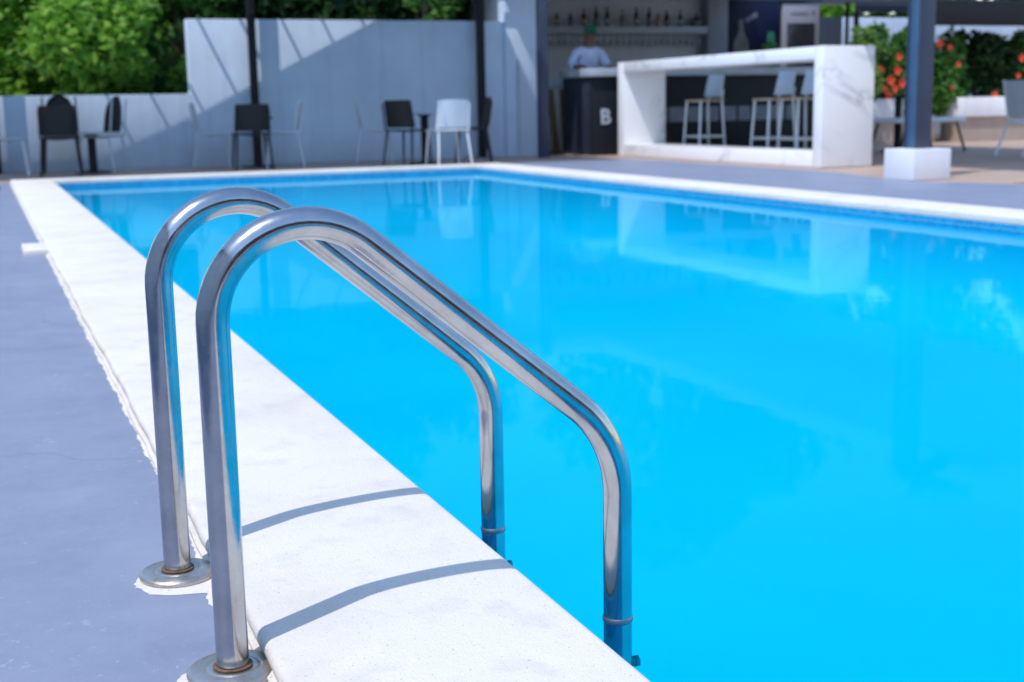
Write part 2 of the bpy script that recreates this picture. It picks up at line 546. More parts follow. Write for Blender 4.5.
# waterline mosaic band (UV in metres)
bm = bmesh.new()
uvl = bm.loops.layers.uv.new('UVMap')
ex = .018
cs = [(XI0 + ex, YI0 + ex), (XI0 + ex, YI1 - ex), (XI1 - ex, YI1 - ex), (XI1 - ex, YI0 + ex)]
for i in range(4):
    (xa, ya), (xb, yb) = cs[i], cs[(i + 1) % 4]
    L = math.hypot(xb - xa, yb - ya)
    q = [bm.verts.new((xa, ya, -0.105)), bm.verts.new((xb, yb, -0.105)), bm.verts.new((xb, yb, -0.04)), bm.verts.new((xa, ya, -0.04))]
    f = bm.faces.new(q)
    for lp, uv in zip(f.loops, ((0, 0), (L, 0), (L, .065), (0, .065))):
        lp[uvl].uv = uv
me = bpy.data.meshes.new('waterline_tiles'); bm.to_mesh(me); bm.free(); me.materials.append(M['mosaic'])
o = bpy.data.objects.new('waterline_tiles', me); COL.objects.link(o); struct(o)
m = MB(); WZ = -0.082
m.poly([(XI0 + .017, YI0 + .017), (XI1 - .017, YI0 + .017), (XI1 - .017, YI1 - .017), (XI0 + .017, YI1 - .017)], WZ)
struct(m.build('pool_water', 'water', smooth=0))
# coping: one frame of plaster with rounded lips, the arris slightly wavy
m = MB()
def cop_loop(off, z):
    pts = []
    corners = [(XO0, YO0, 1, 1), (XO0, YO1, 1, -1), (XO1, YO1, -1, -1), (XO1, YO0, -1, 1)]
    for i in range(4):
        (xa, ya, sx, sy), (xb, yb, tx, ty) = corners[i], corners[(i + 1) % 4]
        A = Vector((xa + sx * off, ya + sy * off)); B = Vector((xb + tx * off, yb + ty * off))
        L = (B - A).length; k = 260 if i % 2 == 0 else 60
        nrm = Vector((-(B - A).y, (B - A).x)) / L
        for j in range(k):
            w = 0.0
            if j and off < 0.1:
                y_ = j / k * L
                w = 0.0025 * math.sin(y_ * 3.1 + i) + 0.0018 * math.sin(y_ * 11.7 + 2 * i) + 0.001 * math.sin(y_ * 29)
            q = A.lerp(B, j / k) + nrm * w
            pts.append(m.bm.verts.new((q.x, q.y, z)))
    return pts
W = XI0 - XO0
prof = [(-0.006, -0.06), (-0.006, -0.027), (0.007, -0.0245), (0.001, -0.020)]
for k in range(5):
    a = math.pi / 2 * k / 4
    prof.append((0.012 * (1 - math.sin(math.pi / 2 - a) * 1.0) if False else 0.012 * (1 - math.cos(a)), -0.012 + 0.012 * math.sin(a)))
for k in range(5):
    a = math.pi / 2 * (1 - k / 4)
    prof.append((W - 0.012 * (1 - math.cos(a)), -0.012 + 0.012 * math.sin(a)))
prof.append((W, -0.045))
prof.append((W - 0.03, -0.047))
loops = [cop_loop(*q) for q in prof]
for A, B in zip(loops, loops[1:]):
    for k in range(len(A)):
        m.bm.faces.new((A[k], A[(k + 1) % len(A)], B[(k + 1) % len(A)], B[k]))
struct(m.build('pool_coping', 'coping', smooth=50))
# ragged unpainted plaster along the foot of the coping and round the rail feet
NB, FB = (0.2486, 1.6046), (0.2346, 2.004)        # rail feet, near and far
m = MB()
PH = [(random.uniform(0, 6.28), random.uniform(.7, 1.3)) for _ in range(8)]
def wob(t):
    return sum(math.sin(t * 6.283 / L * PH[i][1] + PH[i][0]) * A for i, (L, A) in enumerate(
        ((.45, .0030), (.17, .0022), (.075, .0018), (.034, .0013), (.017, .0009), (.009, .0007))))
y = -2.0
pl = []
while y < 15.1:
    wv = 0.0115 + wob(y) * .75
    for (fx, fy) in (NB, FB):
        d = y - fy + 0.006
        if -0.088 < d < 0.052:
            bulge = (0.118 if fy > 1.8 else 0.114) * max(0, 1 - abs(d / (0.088 if d < 0 else 0.052)) ** 3) ** 0.5
            wv = max(wv, bulge + wob(y * 1.7 + 3) * 1.0)
        elif abs(d) < 0.3:
            wv += 0.022 * math.exp(-((d + 0.13) / 0.05) ** 2)
    pl.append((XO0 - max(.003, wv), y))
    y += 0.004 if 1.2 < y < 3.4 else 0.012
m.poly([(XO0 + .03, -2.0)] + [(XO0 + .03, 15.08)] + list(reversed(pl)), DZ + 0.0005)
struct(m.build('plaster_edge', 'coping', smooth=0))
# low plaster stub running out from the coping, and the drain beside it
m = MB(); m.box(0.17, XO0 + .01, 7.15, 7.55, DZ - .01, DZ + .03, 0.008)
tag(m.build('plaster_stub', 'coping'), 'low white plaster stub jutting from the left coping onto the blue deck', 'plaster stub')
m = MB(); m.box(-0.12, 0.16, 13.75, 14.35, DZ, DZ + .012, 0.004)
for k in range(7):
    m.box(-0.1, 0.14, 13.8 + k * .075, 13.83 + k * .075, DZ + .013, DZ + .02)
tag(m.build('drain_grate', 'blackmetal'), 'dark drain grate in the blue deck by the far left pool corner', 'drain')

# ------------------------------------------------------------------ pool ladder
def rail_path(x0, x1, za, r, ang, r2_, zb, n=20):
    a = R(ang)
    P = [(x0, DZ - 0.02)] + [(x0, DZ + (za - r - DZ) * k / 8) for k in range(1, 9)]
    c = (x0 + r, za - r)
    for k in range(1, n + 1):
        t = math.pi - (math.pi / 2 + a) * k / n
        P.append((c[0] + r * math.cos(t), c[1] + r * math.sin(t)))
    nn = (math.sin(a), math.cos(a))
    k_ = nn[0] * P[-1][0] + nn[1] * P[-1][1]
    zi = (k_ - nn[0] * x1) / nn[1]
    T = r2_ * math.tan((math.pi / 2 - a) / 2)
    s = (x1 - T * math.cos(a), zi + T * math.sin(a))
    e0 = P[-1]
    for k in range(1, 8):
        P.append((e0[0] + (s[0] - e0[0]) * k / 8, e0[1] + (s[1] - e0[1]) * k / 8))
    c2 = (s[0] - nn[0] * r2_, s[1] - nn[1] * r2_)
    for k in range(n + 1):
        t = (math.pi / 2 - a) * (1 - k / n)
        P.append((c2[0] + r2_ * math.cos(t), c2[1] + r2_ * math.sin(t)))
    for k in range(1, 6):
        P.append((x1, P[-1][1] + (zb - P[-1][1]) * k / 5))
    return P
RAD = 0.0208
ladder = thing('pool_ladder', 'polished steel pool ladder with two arched handrails on the near left edge', 'pool ladder', (NB[0], NB[1], DZ))
S_ = 0.68
specs = [(.366 * S_, 1.181 * S_, .797 * S_, .176 * S_, 39.7, .25 * S_, lambda x: 2.36 * S_),
         (.345 * S_, 1.157 * S_, .803 * S_, .180 * S_, 39.7, .22 * S_, lambda x: (2.95 + (x / S_ - .345) * .1) * S_)]
legs = []
for (x0, x1, za, r_, an, rr, yf) in specs:
    P = rail_path(x0, x1, za, r_, an, rr, -0.62)
    base = Vector((NB[0], NB[1], DZ))
    m = MB(); m.tube([Vector((x, yf(x), z)) - base for x, z in P], RAD, 32)
    rail = m.build('rail', 'steel', ladder, 60)
    m = MB()
    c = Vector((x0, yf(x0), DZ)) - base
    m.lathe([(RAD + .001, .0105), (.031, .0112), (.033, .0100), (.036, .0098), (.038, .0112), (.053, .0104), (.0575, .0082), (.059, .0055), (.0585, .0015), (.057, .0)], c, 48)
    fl = m.build('flange', 'flange', rail, 35)
    m = MB(); m.lathe([(RAD + .0005, .0145), (RAD + .003, .0150), (RAD + .0045, .0135), (RAD + .004, .012)], c, 40)
    m.build('rust_ring', 'rust', fl, 60)
    c2 = Vector((x1, yf(x1), 0)) - base
    c2.z -= 0.0
    m = MB(); m.lathe([(RAD + .0002, -.057), (RAD + .0014, -.055), (RAD + .0014, -.050), (RAD + .0002, -.048)], Vector((c2.x, c2.y, -base.z)) + Vector((0, 0, DZ)) - Vector((0, 0, DZ)), 32)
    m.build('joint_collar', 'bolt', rail, 60)
    legs.append((x1, yf(x1)))
base = Vector((NB[0], NB[1], DZ))
(xa, ya), (xb, yb) = legs
for z in (-0.24, -0.44):
    m = MB(); m.box(xa - .045, xa + .04, ya + RAD - .004, yb - RAD + .004, z - .012, z + .012, .004)
    m.move(Matrix.Translation(-base))
    st = m.build('tread', 'bolt', ladder)
for (xx, yy) in legs:
    m = MB(); m.tube([Vector((xx, yy, -.125)) - base, Vector((xx + .028, yy, -.125)) - base], .007, 12)
    m.tube([Vector((xx + .027, yy, -.125)) - base, Vector((xx + .033, yy, -.125)) - base], .009, 6)
    m.build('bolt', 'bolt', ladder)

# ------------------------------------------------------------------ walls on the left
m = MB(); m.box(-30, 2.665, 17.93, 18.13, -.06, 0.926, .006)
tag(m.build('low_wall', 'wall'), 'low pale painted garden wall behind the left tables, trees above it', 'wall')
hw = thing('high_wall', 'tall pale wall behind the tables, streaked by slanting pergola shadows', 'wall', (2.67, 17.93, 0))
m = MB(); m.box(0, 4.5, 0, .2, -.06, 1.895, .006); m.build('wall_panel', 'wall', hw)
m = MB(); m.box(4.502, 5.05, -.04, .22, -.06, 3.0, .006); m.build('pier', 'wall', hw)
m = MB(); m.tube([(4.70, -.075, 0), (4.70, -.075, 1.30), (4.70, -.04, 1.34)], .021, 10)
m.build('sun_sliver', 'pale', hw)  # thin sliver of sunlight on the pier, shaped as a pale tube
# pergola over the seating
pg = thing('pergola', 'dark metal pergola with slim black posts standing before the pale walls', 'pergola', (0, 0, 0))
PZ = 2.6
for x in (0.2, 3.49, 6.745):
    m = MB(); m.box(x - .05, x + .05, 17.72, 17.825, DZ, PZ, .006)
    m.build('post', 'blackmetal', pg)
for k in range(-1, 10):
    x = 2.47 + .56 * (k - 2)
    m = MB(); m.box(x - .0125, x + .0125, 14.96, 17.92, PZ + .012, PZ + .06)
    m.build('rafter', 'rafter', pg)
m = MB(); m.poly([(-8, 14.96), (6.79, 14.96), (6.79, 17.91), (4.92, 17.73), (1.70, 17.37), (0.28, 17.23), (-8, 17.2)], PZ, PZ + .01)
m.build('canopy', 'canvas', pg, 0)
m = MB(); m.box(6.6, 7.0, 17.66, 17.71, PZ + .012, PZ + .07); m.build('purlin', 'rafter', pg)

# ------------------------------------------------------------------ trees and shrubs
def leaf_cloud(blobs, n_leaf, size, elong=1.6, flat=0.0):
    """many small folded leaf faces in clumps spread through the blobs"""
    mb = MB()
    bm = mb.bm
    wts = [b[3] * b[4] * b[5] for b in blobs]
    for i in range(n_leaf):
        cx, cy, cz, rx, ry, rz = random.choices(blobs, wts)[0]
        d = Vector((random.gauss(0, 1), random.gauss(0, 1), random.gauss(0, 1))).normalized()
        rr = random.uniform(.35, 1.0) ** .6 * random.choice((1, 1, 1, 1.12))
        c = Vector((cx + d.x * rx * rr, cy + d.y * ry * rr, cz + d.z * rz * rr))
        s = size * random.uniform(.6, 1.35)
        u = (d * .5 + Vector((random.gauss(0, 1), random.gauss(0, 1), random.gauss(-.2, .7)))).normalized()
        w = u.cross(Vector((random.gauss(0, 1), random.gauss(0, 1), random.gauss(0, 1))) + Vector((0, 0, .3))).normalized()
        n_ = u.cross(w) * .12 * s
        a, b_, c_, e = c - u * s * elong * .5, c + w * s * .42 + n_, c + u * s * elong * .5, c - w * s * .42 + n_
        va, vb, vc, ve = (bm.verts.new(q) for q in (a, b_, c_, e))
        bm.faces.new((va, vb, vc)); bm.faces.new((va, vc, ve))
    return mb
def tree(name, label, cat, x, y, h, rx, rz, mat, n_leaf, size, group, lo=0.5, nb=14):
    t = thing(name, label, cat, (x, y, DZ - .04), 0, group)
    tk = MB()
    hh = h - rz * .7
    tk.tube([(0, 0, 0), (random.uniform(-.05, .05), 0, hh * .5), (random.uniform(-.1, .1), random.uniform(-.1, .1), hh)], [.09 * h / 3 + .02, .07 * h / 3 + .015, .03 * h / 3 + .01], 8)
    blobs = []
    for k in range(nb):
        a = random.uniform(0, 2 * math.pi)
        q = random.uniform(.15, .8)
        z = random.uniform(lo, h - .2 * rz)
        p = (math.cos(a) * rx * q, math.sin(a) * rx * q * .8, z)
        s = random.uniform(.28, .5)
        blobs.append((*p, rx * s, rx * s * .9, rx * s * .75))
        tk.tube([(0, 0, max(.15, z * .45)), (p[0] * .5, p[1] * .5, z * .8), p], [.03, .02, .008], 5)
    tk.build('trunk', 'bark', t, 60)
    leaf_cloud(blobs, n_leaf, size).build('crown', mat, t, 0)
    return t
G1 = 'trees behind the low wall'
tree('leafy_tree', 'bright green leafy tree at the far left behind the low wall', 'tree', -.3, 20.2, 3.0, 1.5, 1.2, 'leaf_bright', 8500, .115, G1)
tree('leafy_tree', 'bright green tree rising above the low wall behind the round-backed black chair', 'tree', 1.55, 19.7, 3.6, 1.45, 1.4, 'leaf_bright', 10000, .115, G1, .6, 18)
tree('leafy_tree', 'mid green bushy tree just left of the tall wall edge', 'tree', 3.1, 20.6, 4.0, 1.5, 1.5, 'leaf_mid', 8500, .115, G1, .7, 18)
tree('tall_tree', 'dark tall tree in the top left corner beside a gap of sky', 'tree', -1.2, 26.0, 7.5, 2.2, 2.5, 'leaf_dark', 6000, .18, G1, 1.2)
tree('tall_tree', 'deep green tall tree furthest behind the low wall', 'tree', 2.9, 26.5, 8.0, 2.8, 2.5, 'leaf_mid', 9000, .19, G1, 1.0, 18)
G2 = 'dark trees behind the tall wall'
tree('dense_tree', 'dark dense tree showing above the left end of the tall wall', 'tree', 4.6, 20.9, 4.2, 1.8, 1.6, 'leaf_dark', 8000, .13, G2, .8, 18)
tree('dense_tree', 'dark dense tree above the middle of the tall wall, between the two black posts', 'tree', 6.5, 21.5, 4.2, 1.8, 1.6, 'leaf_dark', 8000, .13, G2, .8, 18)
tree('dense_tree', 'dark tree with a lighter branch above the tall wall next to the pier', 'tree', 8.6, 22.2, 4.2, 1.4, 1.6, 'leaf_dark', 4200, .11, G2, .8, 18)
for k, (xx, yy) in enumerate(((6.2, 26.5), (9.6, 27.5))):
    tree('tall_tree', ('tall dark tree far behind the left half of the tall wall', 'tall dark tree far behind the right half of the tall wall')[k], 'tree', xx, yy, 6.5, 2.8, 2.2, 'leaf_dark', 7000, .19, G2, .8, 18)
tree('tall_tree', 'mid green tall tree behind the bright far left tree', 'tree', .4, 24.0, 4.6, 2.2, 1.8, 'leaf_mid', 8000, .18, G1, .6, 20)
tree('branching_tree', 'thin lighter green tree peeping over the tall wall left of the pier', 'tree', 6.55, 19.6, 2.9, .6, .8, 'leaf_mid', 900, .09, None, 1.9, 8)

# unseen block added behind the camera to darken reflections in the steel
ht = thing('reflection_block', 'unseen grey block added behind the camera to darken reflections in the steel handrails', 'building', (2, -17, -.06))
m = MB(); m.box(-20, 22, -6, 0, 0, 6.2, .02); m.build('wall', 'roof', ht)  # body of the added unseen block
m = MB(); m.box(-20.3, 22.3, -6.3, .5, 6.202, 6.5, .02); m.build('roof', 'roof', ht)  # top of the added unseen block
m = MB(); m.box(-13, -4.9, 3, 25, 0, 3.4, .02); m.build('shade_wing', 'concrete', ht)  # added to shade the unseen left deck, pale to keep the fill light
m = MB(); m.box(-13.2, -4.8, 2.9, 25.1, 3.402, 3.6, .02); m.build('roof', 'roof', ht)  # top of the added shade wing
for zz in (.3, 3.3):
    for k in range(13):
        m = MB(); m.box(-18.4 + k * 3, -16.4 + k * 3, .003, .05, zz, zz + 2.1, .005); m.build('added_block_window', 'darkglass', ht)

# ------------------------------------------------------------------ tables and chairs on the left
def cafe_table(x, y, label, top, ped, zt=.70, r=.34, g='round tables before the wall'):
    t = thing('cafe_table', label, 'table', (x, y, DZ), 0, g)
    m = MB(); m.lathe([(0, zt - .025), (r - .01, zt - .025), (r, zt - .015), (r, zt - .004), (r - .008, zt), (0, zt)], seg=32); m.build('tabletop', top, t)
    m = MB(); m.lathe([(0, .025), (.055, .025), (.05, .06), (.05, zt - .06), (.1, zt - .026), (0, zt - .026)], seg=20); m.build('pedestal', ped, t)
    m = MB(); m.lathe([(0, 0), (.22, 0), (.22, .012), (.06, .026), (0, .026)], seg=28); m.build('base', ped, t)
    return t
def chair(loc, rz, label, frame, shell, back='square', group='chairs round the tables', seat=None, h=.80, bw=.46):
    """faces +Y, backrest at -Y"""
    t = thing('chair', label, 'chair', loc, rz, group)
    m = MB(); m.grid(lambda u, v: ((u - .5) * .44, (v - .5) * .42, .455 - .02 * math.sin(math.pi * u) * math.sin(math.pi * v) - .015 * v ** 6), 8, 8, .018)
    m.build('seat', seat or shell, t, 50)
    def bf(u, v):
        w = .44 - .03 * v
        if back == 'round':
            w = bw * max(.12, (1 - max(0, (v - .35) / .65) ** 2.6) ** .5)
        x = (u - .5) * w
        return (x, -.20 - .07 * v + .05 * (2 * abs(u - .5)) ** 2, .475 + (h - .475) * v)
    m = MB(); m.grid(bf, 10, 8, .02)
    m.build('backrest', shell, t, 50)
    for sx in (-1, 1):
        for sy in (-1, 1):
            top = Vector((sx * .19, sy * .18, .44)); bot = Vector((sx * .225, sy * (.215 if sy > 0 else .25), 0))
            m = MB(); m.tube([top, top.lerp(bot, .5), bot], [.016, .014, .011], 8)
            m.build('leg', frame, t, 60)
    for sx in (-1, 1):
        m = MB(); m.tube([(sx * .2, -.19, .44), (sx * .205, -.215, .5), (sx * .20, -.262, h - .04)], .011, 8)
        m.build('back_post', frame, t, 60)
    return t
P2 = math.pi
# left group
cafe_table(1.30, 17.05, 'grey round table between the black chairs at far left', 'pale', 'blackmetal', .50, .36)
chair((0.90, 16.55, DZ), R(-6), 'wide square black chair seen from behind at the far left table', 'black', 'black', h=.82)
chair((0.97, 17.45, DZ), R(176), 'black round-backed chair facing the pool beyond the wide black chair', 'black', 'black', 'round', h=.98, bw=.36)
chair((1.42, 17.05, DZ), R(60), 'pale framed chair with dark back pad at the right of the far left table', 'pale', 'black', 'round', h=.93, seat='pale')
chair((0.33, 17.0, DZ), R(-94), 'pale grey chair cut by the left edge of the photo', 'white', 'pale', h=.60)
# middle group
cafe_table(3.35, 17.05, 'dark round table under the first black post', 'black', 'blackmetal', .64, .22)
chair((3.16, 16.45, DZ), R(-4), 'square black chair seen from behind, in front of the left black post', 'black', 'black')
chair((2.80, 17.2, DZ), R(-98), 'white side-on chair left of the left black post, facing right', 'pale', 'pale', h=.83)
chair((3.60, 16.6, DZ), R(77), 'white side-on chair right of the left black post, facing left', 'pale', 'pale', h=.83)
# right group
cafe_table(5.42, 16.4, 'dark round table between the white and the angled black chair', 'pale', 'blackmetal', .66, .24)
chair((5.14, 16.25, DZ), R(-52), 'angled black chair left of the white chair', 'black', 'black', h=.82)
chair((4.85, 16.75, DZ), R(-106), 'pale side-on chair half hidden behind the angled black chair', 'pale', 'pale', h=.82)
chair((5.50, 15.72, DZ), R(2), 'white plastic chair seen from behind near the far right pool corner', 'white', 'white', h=.81)
chair((6.08, 16.4, DZ), R(66), 'black chair turned left at the foot of the right black post', 'black', 'black', h=.84)

# ------------------------------------------------------------------ bar building
bb = thing('bar_building', 'open bar pavilion with grey back wall and dark steel column', 'building', (7.4, 17.1, 0))
O = Vector((7.4, 17.1, 0))
def part(name, mat, x0, x1, y0, y1, z0, z1, parent, bev=.004, org=O, label=None):
    m = MB(); m.box(x0 - org.x, x1 - org.x, y0 - org.y, y1 - org.y, z0 - org.z, z1 - org.z, bev)
    return m.build(name, mat, parent, label=label)
part('column', 'navy', 7.34, 7.47, 17.02, 17.15, DZ, 2.75, bb)
part('side_wall', 'greywall', 7.55, 7.70, 18.16, 20.5, -.06, 2.75, bb)
part('back_wall', 'greywall', 7.55, 12.36, 20.5, 20.7, -.06, 2.75, bb)
part('pillar', 'pillar', 11.93, 12.33, 20.25, 20.497, -.06, 2.75, bb)
part('shelf', 'slab', 8.3, 11.90, 20.22, 20.497, 1.86, 1.99, bb)
part('fascia', 'navy', 12.4, 15.2, 20.3, 20.9, 2.44, 2.549, bb)
part('roof', 'ceiling', 8.36, 12.6, 9.3, 20.9, 2.55, 2.75, bb)
part('roof', 'ceiling', 7.0, 8.357, 17.15, 20.9, 2.55, 2.75, bb)
# roof post on its white block
rp = thing('roof_post', 'dark blue steel roof post on a white concrete block by the terrace edge', 'post', (7.92, 9.72, DZ))
m = MB(); m.box(-.205, .205, -.22, .2, 0, .275, .006); m.build('concrete_block', 'concrete', rp)
m = MB(); m.box(-.07, .07, -.068, .068, .277, 2.58, .003); m.build('post_shaft', 'bluesteel', rp)
m = MB(); m.box(-.085, .085, -.086, -.070, .277, 2.58, .003); m.build('front_shade_plate', 'navy', rp)  # darker navy stands in for shade on the post's front face
m = MB(); m.box(-.085, .085, .070, .086, .277, 2.58, .003); m.build('rear_shade_plate', 'navy', rp)  # dark strip stands in for shadow along the rear of the side face
m = MB(); m.box(-.06, .6, -.05, .05, 2.582, 2.7, .003); m.build('bracket', 'navy', rp)

# bar counter with lettering
bc = thing('bar_counter', 'dark bar counter with grey slab top and pale lettering, barman behind', 'bar counter', (8.19, 17.14, DZ))
O2 = Vector((8.19, 17.14, DZ))
part('front_panel', 'barfront', 8.19, 12.2, 17.14, 17.2, DZ, 1.08, bc, org=O2)
part('side_panel', 'barside', 8.187, 8.24, 17.203, 18.12, DZ, 1.08, bc, org=O2)
part('worktop', 'slab', 8.14, 12.3, 17.08, 17.62, 1.083, 1.20, bc, .008, org=O2)
part('return_top', 'slab', 8.14, 8.55, 17.623, 18.16, 1.083, 1.20, bc, .008, org=O2)
fc = bpy.data.curves.new('letter', 'FONT')
fc.body = 'B'; fc.size = .30; fc.extrude = .006; fc.offset = .008
fo = bpy.data.objects.new('letter_tmp', fc); COL.objects.link(fo)
bpy.context.view_layer.update()
lm = bpy.data.meshes.new_from_object(fo.evaluated_get(bpy.context.evaluated_depsgraph_get()))
bpy.data.objects.remove(fo, do_unlink=True)
lo_ = bpy.data.objects.new('letter', lm); COL.objects.link(lo_)
lm.materials.clear(); lm.materials.append(M['letter'])
lo_.parent = bc; lo_.rotation_euler = (R(90), 0, 0); lo_.location = (.13, -.012, .45)
xx = 8.62
k = 0
while xx < 11.5:                                   # the rest of the lettering is too blurred to read: plain worn plates of letter size
    w = (.24, .27, .21, .28, .25)[k % 5]
    m = MB(); m.box(0, w, 0, .012, 0, .215, .003)
    o = m.build('sign_plate', 'block', bc, 0, (xx - 8.19, -.014, .45))
    xx += w + .035; k += 1
# narrow side counter with planks under it, left of the bar
sc = thing('side_counter', 'small pale topped side counter with brown planks beneath, left of the bar', 'counter', (8.3, 18.7, DZ))
m = MB(); m.box(-.25, .55, -.1, .5, .98, 1.12, .008); m.build('worktop', 'slab', sc)
for k in range(4):
    m = MB(); m.box(-.05, .05, -.015, .015, 0, .97, .003)
    m.move(Matrix.Translation((-.15 + k * .16, -.04, 0)) @ Matrix.Rotation(R(-9 + k * 3), 4, 'Y'))
    m.build('plank', 'plank', sc)

# marble bar table: an open frame
wt = thing('marble_bar_table', 'white veined marble frame bar table facing the pool', 'bar table', (8.447, 11.93, DZ))
EX, EZ, GA, GB, CH = 8.447, 9.115, 11.93, 16.82, 1.264
O3 = Vector((EX, GA, DZ))
part('end_panel', 'marble', EX, EZ, GA, GA + .165, DZ + .003, CH, wt, .004, org=O3)
part('end_panel', 'marble', EX, EZ, GB - .18, GB, DZ + .003, CH, wt, .004, org=O3)
part('tabletop', 'marble', EX + .001, EZ - .001, GA + .166, GB - .181, CH - .137, CH - .001, wt, .003, org=O3)
part('bottom_slab', 'marble', EX + .001, EZ - .001, GA + .166, GB - .181, DZ + .003, .128, wt, .003, org=O3)

# bar stools behind it
def stool():
    t = thing('bar_stool', '', 'bar stool', (0, 0, 0), 0, 'bar stools behind the marble table')
    m = MB(); m.box(-.205, .205, -.2, .2, .735, .765, .008); m.build('seat', 'wood', t)
    m = MB(); m.grid(lambda u, v: ((u - .5) * (.43 - .05 * v), -.185 - .06 * v + .04 * (2 * abs(u - .5)) ** 2, .80 + .30 * v), 8, 6, .022); m.build('backrest', 'stoolback', t, 50)
    for sx in (-1, 1):
        for sy in (-1, 1):
            m = MB(); m.tube([(sx * .18, sy * .175, .735), (sx * .215, sy * .215, 0)], .019, 4)
            m.build('leg', 'alu', t, 20)
        m = MB(); m.tube([(sx * .17, -.178, .74), (sx * .17, -.2, .9)], .014, 6); m.build('back_post', 'alu', t)
    m = MB()
    for sy in (-1, 1):
        m.box(-.2, .2, sy * .2 - .014, sy * .2 + .014, .24, .268)
    for sx in (-1, 1):
        m.box(sx * .2 - .014, sx * .2 + .014, -.185, .185, .24, .268)
    m.build('footrest', 'alu', t, 20)
    return t
st0 = stool()
st0.location = (9.54, 16.28, DZ); st0.rotation_euler = (0, 0, R(92))
st0['label'] = 'leftmost bar stool, alone in the middle of the marble frame'
dup(st0, (9.60, 14.62, DZ), R(88), 'middle bar stool with full pale back, nearest left of the right marble panel')
dup(st0, (9.62, 14.02, DZ), R(90), 'bar stool with its back half hidden by the right marble panel')

# bottles on the shelf
def bottle(i, px, kind, col, label):
    mat = M.get('glass_' + str(col)) or M.setdefault('glass_' + str(col), glassmat('bottle_glass', col))
    x = 8.854 + (px - 545) / 160 * 3.04
    t = thing('bottle', label, 'bottle', (x, 20.36, 1.991), 0, 'bottles on the bar shelf')
    prof = {'wine': [(0, 0), (.04, 0), (.042, .01), (.042, .19), (.035, .225), (.015, .25), (.014, .30), (0, .30)],
            'spirit': [(0, 0), (.046, 0), (.048, .01), (.048, .17), (.03, .2), (.016, .215), (.016, .265), (0, .265)],
            'short': [(0, 0), (.04, 0), (.042, .01), (.042, .12), (.02, .16), (.015, .2), (0, .2)],
            'squat': [(0, 0), (.09, 0), (.095, .02), (.095, .1), (.06, .15), (.025, .17), (.025, .22), (0, .22)]}[kind]
    m = MB(); m.lathe(prof, seg=16); m.build('body', mat, t, 40)
    zt = prof[-1][1]
    m = MB(); m.lathe([(.018, zt - .03), (.019, zt + .012), (0, zt + .012)], seg=12); m.build('stopper', 'blackmetal', t)
    r_ = prof[2][0] + .001
    m = MB(); m.lathe([(r_, .05), (r_, .11)], seg=16); m.build('paper_label', 'bottle_paint' if i % 2 else 'mark', t)
BT = [(546, 'wine', (.10, .13, .04), 'olive bottle at the left end of the shelf, by the steel column'),
      (558, 'short', (.03, .04, .05), 'short black bottle, first of two short ones left of the barman'),
      (571, 'short', (.05, .05, .06), 'short grey bottle, second of the short ones, left of the green cap'),
      (584, 'spirit', (.16, .06, .06), 'reddish bottle just above the green cap'),
      (596, 'wine', (.035, .02, .015), 'tall dark brown bottle right of the green cap'),
      (607, 'wine', (.02, .05, .03), 'tall dark green bottle beside the brown one'),
      (622, 'spirit', (.20, .22, .08), 'yellow green clear bottle left of the shelf middle'),
      (636, 'wine', (.025, .025, .035), 'tall black bottle with a pale label at the shelf middle'),
      (649, 'wine', (.03, .015, .025), 'tall dark bottle left of the small orange one'),
      (658, 'short', (.28, .10, .04), 'small orange red bottle on the right half of the shelf'),
      (667, 'spirit', (.05, .035, .035), 'dark brown bottle right of the small orange one'),
      (681, 'spirit', (.06, .08, .06), 'grey green bottle second from the right end of the shelf'),
      (698, 'squat', (.015, .02, .018), 'squat black wide bottle at the right end of the shelf')]
for i, (px, k_, c_, l_) in enumerate(BT):
    bottle(i, px, k_, c_, l_)
# stem glasses hanging under the shelf
m = MB(); m.lathe([(.034, 0), (.034, -.004), (.005, -.008), (.004, -.08), (.03, -.11), (.036, -.14), (.03, -.18)], seg=12)
g0 = m.build('wine_glass', 'wineglass')
tag(g0, 'upside down stem glass hanging in the row under the bottle shelf', 'glass', 'glasses hanging under the shelf')
for k in range(26):
    g = g0 if k == 0 else g0.copy()
    if k:
        COL.objects.link(g)
    g.location = (8.75 + k * .122, 20.34, 1.859)

# cooler, white display fridge, grey wall and things right of the pillar
ck = thing('drinks_cooler', 'dark navy drinks cooler with printed bottle panel right of the pillar', 'cooler', (12.9, 20.6, DZ))
m = MB(); m.box(-.53, .52, -.3, .35, 0, 2.5, .01); m.build('cabinet', 'cooler', ck)
m = MB(); m.lathe([(0, 0), (.15, 0), (.155, .02), (.155, .45), (.05, .65), (.045, .85), (0, .85)], seg=20)
m.move(Matrix.Translation((-.28, -.312, 1.3)) @ Matrix.Diagonal((1, .06, 1, 1))); m.build('bottle_print', 'dim_print', ck)
m = MB(); m.lathe([(0, 0), (.08, 0), (.085, .02), (.085, .25), (.06, .35), (0, .35)], seg=16)
m.move(Matrix.Translation((.34, -.312, 1.6)) @ Matrix.Diagonal((1, .06, 1, 1))); m.build('cup_print', 'green_print', ck)
m = MB(); m.box(-.2, .06, -.304, -.302, 2.16, 2.24); m.move(Matrix.Translation((-.05, 0, 2.2)) @ Matrix.Rotation(R(-28), 4, 'Y') @ Matrix.Translation((.05, 0, -2.2)))
m.build('pale_stripe', 'mark', ck)
fr_ = thing('display_fridge', 'pale grey display fridge with dark glass door beside the navy cooler', 'fridge', (13.88, 20.6, DZ))
m = MB(); m.box(-.39, .40, -.28, .35, 0, 2.44, .015); m.build('cabinet', 'fridge', fr_)
m = MB(); m.box(-.29, .30, -.29, -.282, .2, 2.10, .002); m.build('glass_door', 'darkglass', fr_)
